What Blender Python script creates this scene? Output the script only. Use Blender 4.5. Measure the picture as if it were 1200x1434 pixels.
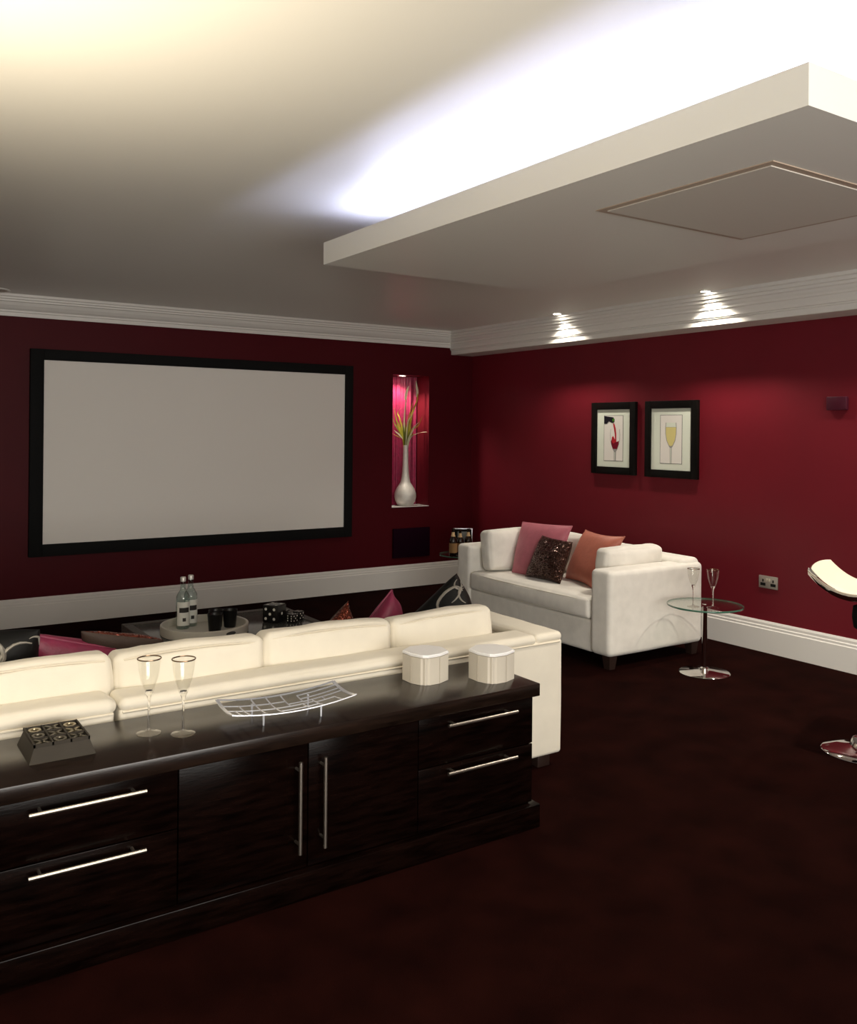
import bpy, bmesh, math, random
from mathutils import Vector, Matrix, noise
random.seed(7)
PI = math.pi
S = bpy.context.scene
C = S.collection
for o in list(bpy.data.objects):
    bpy.data.objects.remove(o)

# ---------------------------------------------------------------- camera
F_PX, YAW, ROLL, CY = 1247.9, 0.58776, 0.0096, 603.73
cam = bpy.data.cameras.new('camera')
cam.sensor_fit = 'HORIZONTAL'
cam.sensor_width = 36.0
cam.lens = F_PX * 36.0 / 1200.0
cam.shift_x = 0.0
cam.shift_y = (CY - 717.0) / 1200.0
cam.clip_start = 0.05
co = bpy.data.objects.new('camera', cam)
C.objects.link(co)
co.location = (0, 0, 1.5)
fw = Vector((math.sin(YAW), math.cos(YAW), 0)); rt = Vector((math.cos(YAW), -math.sin(YAW), 0)); up = Vector((0, 0, 1))
r2 = rt * math.cos(ROLL) + up * math.sin(ROLL); u2 = up * math.cos(ROLL) - rt * math.sin(ROLL)
co.matrix_world = Matrix(((r2.x, u2.x, -fw.x, 0), (r2.y, u2.y, -fw.y, 0), (r2.z, u2.z, -fw.z, 1.5), (0, 0, 0, 1)))
S.camera = co

# ---------------------------------------------------------------- world and exposure
S.view_settings.view_transform = 'Standard'
S.view_settings.look = 'None'
S.view_settings.gamma = 1.0
S.view_settings.use_curve_mapping = False
S.view_settings.exposure = 0.0
w = bpy.data.worlds.new('world'); S.world = w
w.use_nodes = True
w.node_tree.nodes['Background'].inputs[0].default_value = (1.0, 0.86, 0.7, 1)
w.node_tree.nodes['Background'].inputs[1].default_value = 0.02
S.cycles.max_bounces = 10
S.cycles.transparent_max_bounces = 24
S.cycles.sample_clamp_indirect = 3.0

# ---------------------------------------------------------------- room lights: (x, y, watts, cone degrees) warm ceiling spots, seen and added
WARM = (1.0, 0.91, 0.77)
SPOT_Z = 2.468
SPOTS_SEEN = [(4.965, 5.55, 62, 120), (4.975, 4.05, 84, 120)]
SPOTS_UNSEEN = [(4.965, 2.55, 80, 120), (4.965, 1.05, 60, 120), (0.30, 1.45, 24, 84), (1.15, 1.42, 62, 84), (3.70, 2.30, 140, 110),  # beam row carries on the seen pair; the others are added fill
                (-0.9, 2.9, 25, 120)]
STRIP_POWER = 62.0
UPLIGHT_W = 160
NICHE_W = 38

# added soft fill behind the camera, standing in for an unseen bar end
ar = bpy.data.lights.new('fill_light', 'AREA'); ar.shape = 'RECTANGLE'; ar.size = 3.6; ar.size_y = 1.7
ar.energy = 210; ar.color = (1.0, .96, .90)
ao = bpy.data.objects.new('fill_light', ar); C.objects.link(ao)
ao.location = (.6, -2.45, 1.35); ao.rotation_euler = (math.radians(90), 0, 0)

def add_spot(name, loc, watts, cone, col=WARM, aim=(0, 0, -1), radius=0.035, blend=0.7, parent=None):
    l = bpy.data.lights.new(name, 'SPOT')
    l.energy = watts; l.spot_size = math.radians(cone); l.spot_blend = blend
    l.color = col; l.shadow_soft_size = radius
    o = bpy.data.objects.new(name, l); C.objects.link(o)
    o.rotation_mode = 'QUATERNION'
    o.rotation_quaternion = Vector(aim).to_track_quat('-Z', 'Y')
    if parent: o.parent = parent
    o.location = loc
    return o

# ---------------------------------------------------------------- materials
def mat(name, col, rough=0.5, metal=0.0, spec=0.5, var=0.0, scale=8.0, bump=0.0, bscale=60.0, sheen=0.0, stretch=(1, 1, 1), coat=0.0, coat_r=0.1, emit=None, estr=0.0, detail=4.0):
    m = bpy.data.materials.new(name); m.use_nodes = True
    nt = m.node_tree; b = nt.nodes['Principled BSDF']
    b.inputs['Base Color'].default_value = (*col, 1); b.inputs['Roughness'].default_value = rough
    b.inputs['Metallic'].default_value = metal; b.inputs['Specular IOR Level'].default_value = spec
    if sheen:
        b.inputs['Sheen Weight'].default_value = sheen; b.inputs['Sheen Tint'].default_value = (*[min(1, c * 1.5 + .1) for c in col], 1)
    if coat:
        b.inputs['Coat Weight'].default_value = coat; b.inputs['Coat Roughness'].default_value = coat_r
    if emit:
        b.inputs['Emission Color'].default_value = (*emit, 1); b.inputs['Emission Strength'].default_value = estr
    if var or bump:
        tc = nt.nodes.new('ShaderNodeTexCoord'); mp = nt.nodes.new('ShaderNodeMapping')
        mp.inputs['Scale'].default_value = stretch
        nt.links.new(tc.outputs['Object'], mp.inputs['Vector'])
    if var:
        n = nt.nodes.new('ShaderNodeTexNoise'); n.inputs['Scale'].default_value = scale; n.inputs['Detail'].default_value = detail
        nt.links.new(mp.outputs['Vector'], n.inputs['Vector'])
        r = nt.nodes.new('ShaderNodeValToRGB')
        r.color_ramp.elements[0].position = .3; r.color_ramp.elements[1].position = .7
        r.color_ramp.elements[0].color = (*[c * (1 - var) for c in col], 1); r.color_ramp.elements[1].color = (*[min(1, c * (1 + var)) for c in col], 1)
        nt.links.new(n.outputs['Fac'], r.inputs['Fac']); nt.links.new(r.outputs['Color'], b.inputs['Base Color'])
    if bump:
        n2 = nt.nodes.new('ShaderNodeTexNoise'); n2.inputs['Scale'].default_value = bscale; n2.inputs['Detail'].default_value = 3
        nt.links.new(mp.outputs['Vector'], n2.inputs['Vector'])
        bp = nt.nodes.new('ShaderNodeBump'); bp.inputs['Strength'].default_value = bump; bp.inputs['Distance'].default_value = 0.01
        nt.links.new(n2.outputs['Fac'], bp.inputs['Height']); nt.links.new(bp.outputs['Normal'], b.inputs['Normal'])
    return m

def glass(name, tint=(1, 1, 1), rough=0.0, ior=1.45, gain=1.0):
    m = bpy.data.materials.new(name); m.use_nodes = True
    nt = m.node_tree; nt.nodes.remove(nt.nodes['Principled BSDF']); out = nt.nodes['Material Output']
    t = nt.nodes.new('ShaderNodeBsdfTransparent'); t.inputs['Color'].default_value = (*tint, 1)
    g = nt.nodes.new('ShaderNodeBsdfGlossy'); g.inputs['Roughness'].default_value = rough; g.inputs['Color'].default_value = (1, 1, 1, 1)
    lw = nt.nodes.new('ShaderNodeLayerWeight'); lw.inputs['Blend'].default_value = .5
    pw = nt.nodes.new('ShaderNodeMath'); pw.operation = 'POWER'; pw.inputs[1].default_value = 4.0
    nt.links.new(lw.outputs['Facing'], pw.inputs[0])
    mm = nt.nodes.new('ShaderNodeMath'); mm.operation = 'MULTIPLY_ADD'; mm.inputs[1].default_value = .6 * gain; mm.inputs[2].default_value = .04 * gain; mm.use_clamp = True
    mx = nt.nodes.new('ShaderNodeMixShader')
    nt.links.new(pw.outputs[0], mm.inputs[0]); nt.links.new(mm.outputs[0], mx.inputs['Fac'])
    nt.links.new(t.outputs[0], mx.inputs[1]); nt.links.new(g.outputs[0], mx.inputs[2]); nt.links.new(mx.outputs[0], out.inputs['Surface'])
    return m

def sequin(name, col, col2):
    m = mat(name, col, rough=0.22, metal=0.75)
    nt = m.node_tree; b = nt.nodes['Principled BSDF']
    tc = nt.nodes.new('ShaderNodeTexCoord')
    v = nt.nodes.new('ShaderNodeTexVoronoi'); v.inputs['Scale'].default_value = 210
    nt.links.new(tc.outputs['Object'], v.inputs['Vector'])
    geo = nt.nodes.new('ShaderNodeNewGeometry')
    sub = nt.nodes.new('ShaderNodeVectorMath'); sub.operation = 'SUBTRACT'; sub.inputs[1].default_value = (.5, .5, .5)
    nt.links.new(v.outputs['Color'], sub.inputs[0])
    sc = nt.nodes.new('ShaderNodeVectorMath'); sc.operation = 'SCALE'; sc.inputs['Scale'].default_value = 1.5
    nt.links.new(sub.outputs[0], sc.inputs[0])
    ad = nt.nodes.new('ShaderNodeVectorMath'); ad.operation = 'ADD'
    nt.links.new(geo.outputs['Normal'], ad.inputs[0]); nt.links.new(sc.outputs[0], ad.inputs[1])
    nm = nt.nodes.new('ShaderNodeVectorMath'); nm.operation = 'NORMALIZE'
    nt.links.new(ad.outputs[0], nm.inputs[0]); nt.links.new(nm.outputs[0], b.inputs['Normal'])
    r = nt.nodes.new('ShaderNodeValToRGB')
    r.color_ramp.elements[0].color = (*col, 1); r.color_ramp.elements[1].color = (*col2, 1)
    sp = nt.nodes.new('ShaderNodeSeparateColor'); nt.links.new(v.outputs['Color'], sp.inputs[0])
    nt.links.new(sp.outputs[1], r.inputs['Fac']); nt.links.new(r.outputs['Color'], b.inputs['Base Color'])
    return m

M = {}
M['ceiling'] = mat('ceiling_paint', (.82, .81, .76), rough=.42, spec=.35)
M['panel_paint'] = mat('ceiling_panel_paint', (.66, .62, .56), rough=.5, spec=.3)
M['panel_trim'] = mat('panel_edge_tint', (.46, .36, .28), rough=.5)  # tan puts the brownish reflections along the panel steps into the colour
M['white'] = mat('white_gloss_paint', (.76, .74, .70), rough=.35)
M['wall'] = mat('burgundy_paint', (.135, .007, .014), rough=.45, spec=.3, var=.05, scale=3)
M['wall_front'] = mat('burgundy_paint_shaded', (.060, .0012, .0042), rough=.55, spec=.15, var=.05, scale=3)  # same burgundy, darkened: shade on the screen wall is put into the colour
M['taupe'] = mat('taupe_paint', (.62, .55, .46), rough=.7)
M['wood'] = mat('dark_wenge_wood', (.0034, .0013, .0009), rough=.2, spec=.09, var=.7, scale=7, stretch=(1.2, 9, 9), bump=.02, bscale=22, detail=7)
M['wood_top'] = mat('dark_wenge_top', (.0105, .0055, .0036), rough=.25, spec=.42, var=.6, scale=7, stretch=(1.2, 9, 9), bump=.02, bscale=22, detail=7)
M['cream'] = mat('cream_linen', (.745, .69, .575), rough=.85, var=.035, scale=9, bump=.10, bscale=420, sheen=.15)
M['ivory'] = mat('ivory_linen', (.83, .80, .73), rough=.85, var=.05, scale=14, bump=.10, bscale=420, sheen=.15)
M['pipe'] = mat('cream_piping', (.74, .67, .54), rough=.85)
M['ivpipe'] = mat('ivory_piping', (.72, .68, .58), rough=.85)
M['foot'] = mat('dark_stained_feet', (.025, .013, .01), rough=.4)
M['steel'] = mat('brushed_steel', (.50, .45, .39), rough=.36, metal=1)
M['chrome'] = mat('chrome', (.82, .80, .77), rough=.05, metal=1)
M['silver'] = mat('polished_silver', (.74, .76, .82), rough=.26, metal=.6)
M['pink'] = mat('dusky_pink_silk', (.42, .115, .15), rough=.5, var=.08, scale=20, bump=.12, bscale=80, sheen=.5)
M['salmon'] = mat('salmon_silk', (.42, .125, .08), rough=.48, var=.08, scale=20, bump=.12, bscale=80, sheen=.4)
M['magenta'] = mat('magenta_silk', (.165, .010, .040), rough=.5, var=.12, scale=25, bump=.15, bscale=90, sheen=.25)
M['black_silk'] = mat('black_satin', (.0045, .0045, .004), rough=.5, spec=.2, bump=.1, bscale=90)
M['swirl'] = mat('silver_embroidery', (.30, .28, .24), rough=.5, metal=.3)
M['taupe_cloth'] = mat('brown_taffeta', (.045, .029, .022), rough=.6, spec=.2, bump=.1, bscale=90)
M['seq_brown'] = sequin('brown_sequins', (.022, .009, .006), (.12, .055, .04))
M['seq_red'] = sequin('copper_sequins', (.10, .02, .012), (.32, .08, .045))
M['box_cream'] = mat('cream_ceramic', (.60, .55, .46), rough=.4, var=.02)
M['box_seam'] = mat('box_seam', (.38, .33, .26), rough=.5)
M['box_lid'] = mat('white_ceramic', (.88, .87, .86), rough=.5)
M['pewter'] = mat('dark_pewter', (.042, .036, .029), rough=.6, spec=.06, var=.1)
M['brass'] = mat('pale_brass', (.42, .36, .24), rough=.3, metal=.9)
M['dull'] = mat('dull_pewter_token', (.17, .15, .11), rough=.38, metal=.85)
M['black'] = mat('matt_black', (.004, .004, .004), rough=.8, spec=.2)
M['frame'] = mat('black_lacquer_frame', (.004, .0035, .003), rough=.35, spec=.2, var=.3, scale=20)
M['screen'] = mat('projection_screen', (.80, .77, .72), rough=.9, spec=.1)
M['mount'] = mat('mount_board', (.66, .70, .60), rough=.9, spec=.1)
M['paper'] = mat('print_paper', (.72, .69, .64), rough=.9, spec=.1)
M['plastic_red'] = mat('burgundy_plate', (.055, .006, .016), rough=.3)
M['panel'] = mat('plum_grille_cloth', (.010, .0008, .006), rough=.9, spec=.05, bump=.15, bscale=300)
M['drape'] = mat('magenta_drape', (.23, .006, .045), rough=.45, var=.25, scale=30, bump=.2, bscale=160, sheen=.3)
M['vase'] = mat('crackled_silver_vase', (.80, .77, .70), rough=.4, metal=.3, bump=.35, bscale=260)
M['leaf_y'] = mat('yellow_green_leaf', (.50, .46, .05), rough=.45, var=.2, scale=20)
M['leaf_w'] = mat('pale_leaf', (.78, .76, .52), rough=.5)
M['leaf_g'] = mat('olive_leaf', (.17, .19, .03), rough=.5)
M['leather'] = mat('dark_textured_leather', (.055, .043, .032), rough=.5, var=.5, scale=120, bump=.5, bscale=150)
M['inset'] = mat('smoked_glass_top', (.075, .075, .068), rough=.15, spec=.5)
M['tray'] = mat('pale_lacquer', (.56, .53, .46), rough=.4)
M['cup'] = mat('black_glazed_cup', (.004, .004, .004), rough=.3, spec=.3)
M['dice'] = mat('black_resin', (.008, .008, .008), rough=.25)
M['pip'] = mat('white_pip', (.72, .70, .63), rough=.5)
M['gl'] = glass('clear_glass', (.98, .98, .97), gain=.8)
M['gl_thick'] = glass('thick_glass', (.93, .92, .90), gain=1.1)
M['gl_solid'] = mat('solid_crystal', (.97, .96, .94), rough=.0)
M['gl_solid'].node_tree.nodes['Principled BSDF'].inputs['Transmission Weight'].default_value = 1.0
M['table_gl'] = glass('tabletop_glass', (.93, .96, .94), gain=1.0)
M['gl_edge'] = mat('green_glass_edge', (.05, .14, .095), rough=.15, spec=.8)
M['bottle'] = glass('bottle_glass', (.80, .88, .86), ior=1.5, gain=1.8)
M['rimmetal'] = mat('tarnished_gilt_rim', (.35, .24, .15), rough=.22, metal=1)
M['label'] = mat('pale_label', (.66, .66, .60), rough=.7)
M['dark_print'] = mat('dark_label_print', (.015, .012, .01), rough=.7)
M['cap'] = mat('pale_metal_cap', (.62, .60, .55), rough=.35, metal=.3)
M['amber'] = mat('dark_amber_glass', (.014, .006, .003), rough=.1, spec=.7)
M['tan_label'] = mat('tan_label', (.38, .22, .09), rough=.7)
M['seal'] = mat('cream_neck_seal', (.62, .42, .22), rough=.6)
M['photo'] = mat('grey_photo', (.14, .15, .15), rough=.4, var=.5, scale=14)
M['socket'] = mat('socket_metal', (.45, .42, .37), rough=.38, metal=.6)
M['rocker'] = mat('socket_rocker', (.60, .55, .45), rough=.35, metal=.4)
M['stool_pad'] = mat('cream_leather', (.66, .63, .50), rough=.45, bump=.05, bscale=200)
M['lens'] = mat('lit_lamp_lens', (1, 1, 1), emit=(1, .93, .80), estr=40)
M['strip'] = mat('cool_led', (1, 1, 1), emit=(.66, .70, 1.0), estr=STRIP_POWER)
M['floor'] = mat('chocolate_carpet', (.0115, .0024, .0017), rough=1.0, spec=.02, var=.35, scale=5, bump=.6, bscale=700, sheen=.0, detail=8)
for k in ('red', 'green', 'gold', 'grey', 'wine', 'ink'):
    M['pr_' + k] = mat('print_' + k, dict(red=(.42, .02, .03), green=(.06, .22, .02), gold=(.62, .54, .22), grey=(.30, .29, .28), wine=(.16, .008, .02), ink=(.012, .01, .016))[k], rough=.85, spec=.1)

# ---------------------------------------------------------------- helpers
def link(name, bm, m, parent=None, smooth=None, doubles=True):
    """one mesh object; smooth = crease angle in degrees (None keeps it flat)"""
    if doubles: bmesh.ops.remove_doubles(bm, verts=bm.verts, dist=1e-5)
    bmesh.ops.recalc_face_normals(bm, faces=bm.faces)
    me = bpy.data.meshes.new(name); bm.to_mesh(me); bm.free()
    for x in (m if isinstance(m, (list, tuple)) else [m]): me.materials.append(x)
    if smooth is not None:
        for p in me.polygons: p.use_smooth = True
        if smooth < 180: me.set_sharp_from_angle(angle=math.radians(smooth))
    o = bpy.data.objects.new(name, me); C.objects.link(o)
    if parent: o.parent = parent
    return o

def tag(o, label, cat, group=None):
    o['label'] = label; o['category'] = cat
    if group: o['group'] = group
    return o

def thing(name, label, cat, loc=(0, 0, 0), rz=0.0, group=None):
    o = bpy.data.objects.new(name, None); C.objects.link(o)
    o.empty_display_size = .05
    o.location = loc; o.rotation_euler = (0, 0, rz)
    return tag(o, label, cat, group)

def struct(name, bm, m, parent=None, smooth=None):
    o = link(name, bm, m, parent, smooth)
    if parent is None: o['kind'] = 'structure'
    return o

def dup(root, loc, rz=None, label=None, group=None):
    r = root.copy(); C.objects.link(r); r.location = loc
    if rz is not None: r.rotation_euler = (0, 0, rz)
    if label: r['label'] = label
    if group: r['group'] = group
    for ch in list(root.children):
        c = ch.copy(); C.objects.link(c); c.parent = r
        for g in list(ch.children):
            d = g.copy(); C.objects.link(d); d.parent = c
    return r

def NB(): return bmesh.new()

def bx(bm, x0, x1, y0, y1, z0, z1, bev=0.0, seg=2, mi=0):
    v = [bm.verts.new(p) for p in ((x0, y0, z0), (x1, y0, z0), (x1, y1, z0), (x0, y1, z0), (x0, y0, z1), (x1, y0, z1), (x1, y1, z1), (x0, y1, z1))]
    fs = [bm.faces.new([v[i] for i in q]) for q in ((0, 3, 2, 1), (4, 5, 6, 7), (0, 1, 5, 4), (1, 2, 6, 5), (2, 3, 7, 6), (3, 0, 4, 7))]
    for f in fs: f.material_index = mi
    if bev:
        es = list({e for f in fs for e in f.edges})
        bmesh.ops.bevel(bm, geom=es, offset=bev, segments=seg, profile=.5, affect='EDGES')
    return bm

def lathe(bm, prof, n=32, c=(0, 0, 0), mi=0, sx=1, sy=1):
    rings = []
    for r, z in prof:
        if r < 1e-6: rings.append([bm.verts.new((c[0], c[1], c[2] + z))])
        else: rings.append([bm.verts.new((c[0] + sx * r * math.cos(2 * PI * i / n), c[1] + sy * r * math.sin(2 * PI * i / n), c[2] + z)) for i in range(n)])
    for a, b in zip(rings[:-1], rings[1:]):
        for i in range(n):
            j = (i + 1) % n
            if len(a) == 1 and len(b) == 1: continue
            q = [a[0], b[j], b[i]] if len(a) == 1 else [a[i], a[j], b[0]] if len(b) == 1 else [a[i], a[j], b[j], b[i]]
            f = bm.faces.new(q); f.material_index = mi
    return bm

def tube(bm, pts, r, n=8, closed=False, mi=0):
    pts = [Vector(p) for p in pts]; N = len(pts); rings = []
    prev = None
    for i, p in enumerate(pts):
        if closed: t = pts[(i + 1) % N] - pts[i - 1]
        else: t = pts[min(i + 1, N - 1)] - pts[max(i - 1, 0)]
        t.normalize()
        if prev is None:
            a = Vector((0, 0, 1)) if abs(t.z) < .9 else Vector((1, 0, 0))
            nn = t.cross(a).normalized()
        else:
            nn = (prev - t * prev.dot(t)).normalized()
        prev = nn; b = t.cross(nn)
        rr = r[i] if isinstance(r, (list, tuple)) else r
        rings.append([bm.verts.new(p + (nn * math.cos(2 * PI * k / n) + b * math.sin(2 * PI * k / n)) * rr) for k in range(n)])
    for i in range(N if closed else N - 1):
        a, b = rings[i], rings[(i + 1) % N]
        for k in range(n):
            f = bm.faces.new([a[k], a[(k + 1) % n], b[(k + 1) % n], b[k]]); f.material_index = mi
    if not closed:
        bm.faces.new(rings[0][::-1]); bm.faces.new(rings[-1])
    return bm

def prism(bm, poly, z0, z1, mi=0):
    a = [bm.verts.new((x, y, z0)) for x, y in poly]; b = [bm.verts.new((x, y, z1)) for x, y in poly]
    n = len(poly)
    bm.faces.new(a[::-1]).material_index = mi; bm.faces.new(b).material_index = mi
    for i in range(n):
        bm.faces.new([a[i], a[(i + 1) % n], b[(i + 1) % n], b[i]]).material_index = mi
    return bm

def sweep(bm, prof, p0, p1, out):
    """closed profile (distance out of the wall, z) swept from p0 to p1"""
    rs = []
    for p in (p0, p1):
        rs.append([bm.verts.new((p[0] + out[0] * d, p[1] + out[1] * d, z)) for d, z in prof])
    n = len(prof)
    for i in range(n):
        bm.faces.new([rs[0][i], rs[0][(i + 1) % n], rs[1][(i + 1) % n], rs[1][i]])
    bm.faces.new(rs[0][::-1]); bm.faces.new(rs[1])
    return bm

def soft(bm, size, c=(0, 0, 0), r=0.04, puff=(0, 0, 0), wr=0.0, k=8, seed=0.0, rot=None, mi=0, wscale=6.0, droop=0.0):
    """upholstered block: rounded edges, faces that belly out by puff, faint wrinkles"""
    h = Vector(size) / 2
    def axis(L):
        rr = min(r, L * .98)
        e = [L - rr + rr * t for t in (.0, .3, .6, .85, 1)]
        inn = [-(L - rr) + 2 * (L - rr) * i / k for i in range(1, k)]
        return [-x for x in e[::-1]] + inn + e
    ax = [axis(h[i]) for i in range(3)]
    cache = {}
    rot = rot or Matrix.Identity(3); c = Vector(c)
    def vert(p):
        key = tuple(round(x, 5) for x in p)
        if key in cache: return cache[key]
        q = Vector([max(-(h[i] - min(r, h[i] * .98)), min(h[i] - min(r, h[i] * .98), p[i])) for i in range(3)])
        d = Vector(p) - q
        pos = q + (d.normalized() * min(r, d.length) if d.length > 1e-9 else d)
        u = [max(-1, min(1, p[i] / h[i])) for i in range(3)]
        for i in range(3):
            a, b = [j for j in range(3) if j != i]
            pos[i] += puff[i] * (1 - u[a] ** 2) * (1 - u[b] ** 2) * (pos[i] / h[i])
        if wr:
            nv = noise.noise_vector((pos + Vector((seed, seed * 1.7, seed * .6))) * wscale)
            n2 = noise.noise_vector((pos + Vector((seed * 2, seed, 3))) * wscale * 2.7)
            pos += nv * wr + n2 * wr * .4
        if droop: pos.z -= droop * u[0] ** 2 * (1 if u[2] > 0 else 0)
        v = bm.verts.new(rot @ pos + c); cache[key] = v
        return v
    for i in range(3):
        a, b = [j for j in range(3) if j != i]
        for s in (-1, 1):
            for m_ in range(len(ax[a]) - 1):
                for n_ in range(len(ax[b]) - 1):
                    vs = []
                    for (x, y) in ((m_, n_), (m_ + 1, n_), (m_ + 1, n_ + 1), (m_, n_ + 1)):
                        p = [0, 0, 0]; p[i] = s * h[i]; p[a] = ax[a][x]; p[b] = ax[b][y]
                        vs.append(vert(p))
                    try:
                        bm.faces.new(vs).material_index = mi
                    except ValueError:
                        pass
    return bm

def boxlink(name, m, parent, x0, x1, y0, y1, z0, z1, bev=0.004, seg=2):
    return link(name, bx(NB(), x0, x1, y0, y1, z0, z1, bev, seg), m, parent, smooth=40)

# ================================================================ ROOM
XR, YS, ZC = 5.357, 7.251, 2.482
XL, YB = -2.3, -2.6
bm = NB(); bx(bm, XL - .1, XR + .1, YB - .1, YS + .4, -.1, 0); struct('floor', bm, M['floor'])
bm = NB(); bx(bm, XL - .1, XR + .1, YB - .1, YS + .4, ZC, ZC + .12); struct('ceiling', bm, M['ceiling'])
# screen wall with the niche cut into it
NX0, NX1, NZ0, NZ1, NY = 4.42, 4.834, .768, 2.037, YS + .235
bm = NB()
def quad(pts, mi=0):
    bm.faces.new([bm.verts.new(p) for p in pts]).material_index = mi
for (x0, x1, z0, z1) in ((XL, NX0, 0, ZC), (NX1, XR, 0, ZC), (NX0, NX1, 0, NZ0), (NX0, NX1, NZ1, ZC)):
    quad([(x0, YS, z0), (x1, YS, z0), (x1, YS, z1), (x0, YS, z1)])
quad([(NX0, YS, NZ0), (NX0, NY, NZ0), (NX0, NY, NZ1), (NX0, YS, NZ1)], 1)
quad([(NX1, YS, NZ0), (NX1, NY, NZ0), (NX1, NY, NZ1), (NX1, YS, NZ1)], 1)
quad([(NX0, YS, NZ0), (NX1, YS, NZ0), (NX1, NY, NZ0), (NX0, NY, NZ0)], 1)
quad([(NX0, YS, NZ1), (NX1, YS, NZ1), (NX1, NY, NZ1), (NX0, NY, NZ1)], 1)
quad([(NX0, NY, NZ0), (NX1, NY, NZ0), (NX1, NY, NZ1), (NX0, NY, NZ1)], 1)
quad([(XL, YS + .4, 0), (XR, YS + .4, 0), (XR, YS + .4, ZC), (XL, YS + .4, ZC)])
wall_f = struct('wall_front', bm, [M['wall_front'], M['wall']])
bm = NB()
n = 60
cols = []
for i in range(n + 1):
    x = NX0 + .004 + (NX1 - NX0 - .008) * i / n
    y = NY - .022 + .010 * math.sin(i * .62) + .006 * math.sin(i * 1.37 + 1)
    cols.append((bm.verts.new((x, y, NZ0 + .006)), bm.verts.new((x, y, NZ1 - .004))))
for a, b in zip(cols[:-1], cols[1:]): bm.faces.new([a[0], b[0], b[1], a[1]])
dr = link('niche_drape', bm, M['drape'], wall_f, smooth=180); dr['label'] = 'magenta pleated cloth lining the back of the lit niche'
bm = NB(); bx(bm, NX0 - .003, NX1 + .003, YS - .012, NY - .06, NZ0, NZ0 + .006); sl = link('niche_sill', bm, M['white'], wall_f); sl['label'] = 'thin pale sill of the niche'
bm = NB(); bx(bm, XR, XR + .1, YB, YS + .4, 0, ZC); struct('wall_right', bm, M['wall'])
bm = NB(); bx(bm, XL - .1, XL, YB, YS + .4, 0, ZC); struct('wall_left', bm, M['taupe'])
bm = NB(); bx(bm, XL, XR, YB - .1, YB, 0, ZC); struct('wall_back', bm, M['taupe'])
# dropped beam along the right wall, cornices, skirtings
XB = 5.10
bm = NB(); bx(bm, XB, XR, YB, YS, 2.258, ZC); struct('trim_1', bm, M['ceiling'])
corn = [(0, ZC), (.105, ZC), (.105, ZC - .018), (.092, ZC - .022), (.092, ZC - .036), (.080, ZC - .040), (.080, ZC - .052), (.069, ZC - .056), (.058, ZC - .078), (.040, ZC - .100), (.024, ZC - .112),
        (.024, ZC - .124), (.014, ZC - .128), (.014, ZC - .156), (0, ZC - .156)]
bm = NB(); sweep(bm, corn, (XL, YS), (XB, YS), (0, -1)); struct('trim_2', bm, M['white'])
corn2 = [(0, ZC), (.085, ZC), (.085, ZC - .022), (.072, ZC - .028), (.072, ZC - .048), (.060, ZC - .052), (.060, ZC - .070), (.050, ZC - .076), (.045, ZC - .092), (.036, ZC - .105), (.036, ZC - .118), (.028, ZC - .122),
         (.022, ZC - .150), (.022, ZC - .170), (.014, ZC - .175), (.014, ZC - .182), (.006, ZC - .186), (.006, ZC - .222), (0, ZC - .222)]
bm = NB(); sweep(bm, corn2, (XB, YB), (XB, YS), (-1, 0)); struct('trim_3', bm, M['white'])
bb = [(0, 0), (.022, 0), (.022, .158), (.017, .164), (.017, .178), (.012, .184), (.012, .200), (.006, .214), (0, .214)]
bm = NB(); sweep(bm, bb, (XL, YS), (XR, YS), (0, -1)); struct('baseboard_front', bm, M['white'])
bm = NB(); sweep(bm, bb, (XR, YB), (XR, YS), (-1, 0)); struct('baseboard_right', bm, M['white'])
bm = NB(); sweep(bm, bb, (XL, YB), (XL, YS), (1, 0)); struct('baseboard_left', bm, M['white'])
bm = NB(); sweep(bm, bb, (XL, YB), (XR, YB), (0, 1)); struct('baseboard_back', bm, M['white'])

# suspended light raft under the ceiling
RX0, RX1, RY0, RY1, RZ0, RZ1 = 1.80, 3.13, 1.187, 3.555, 2.2345, 2.332
bm = NB(); bx(bm, RX0, RX1, RY0, RY1, RZ0, RZ0 + .03)
for (x0, x1, y0, y1) in ((RX0, RX0 + .03, RY0, RY1), (RX1 - .03, RX1, RY0, RY1), (RX0 + .03, RX1 - .03, RY0, RY0 + .03), (RX0 + .03, RX1 - .03, RY1 - .03, RY1)):
    bx(bm, x0, x1, y0, y1, RZ0 + .03, RZ1)
raft = struct('trim_4', bm, M['ceiling'])
bm = NB(); bx(bm, 2.10, 2.83, 1.50, 3.22, RZ0 + .03, ZC); link('raft_core', bm, M['ceiling'], raft)
for (x0, x1, y0, y1) in ((1.985, 2.015, 1.38, 3.485), (2.915, 2.945, 1.38, 3.485), (2.015, 2.915, 1.38, 1.41)):
    bm = NB(); bx(bm, x0, x1, y0, y1, RZ0 + .03, RZ0 + .038); s_ = link('led_strip', bm, M['strip'], raft); s_['label'] = 'cool white strip of light hidden in the raft'
bm = NB(); bx(bm, 2.085, 2.835, 1.478, 2.145, RZ0 - .003, RZ0); link('panel_moulding', bm, M['panel_trim'], raft)
bm = NB(); bx(bm, 2.112, 2.81, 1.503, 2.12, RZ0 - .006, RZ0 - .001, .0005, 1); pn = link('access_panel', bm, M['panel_paint'], raft); pn['label'] = 'square ceiling panel under the raft'

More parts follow.
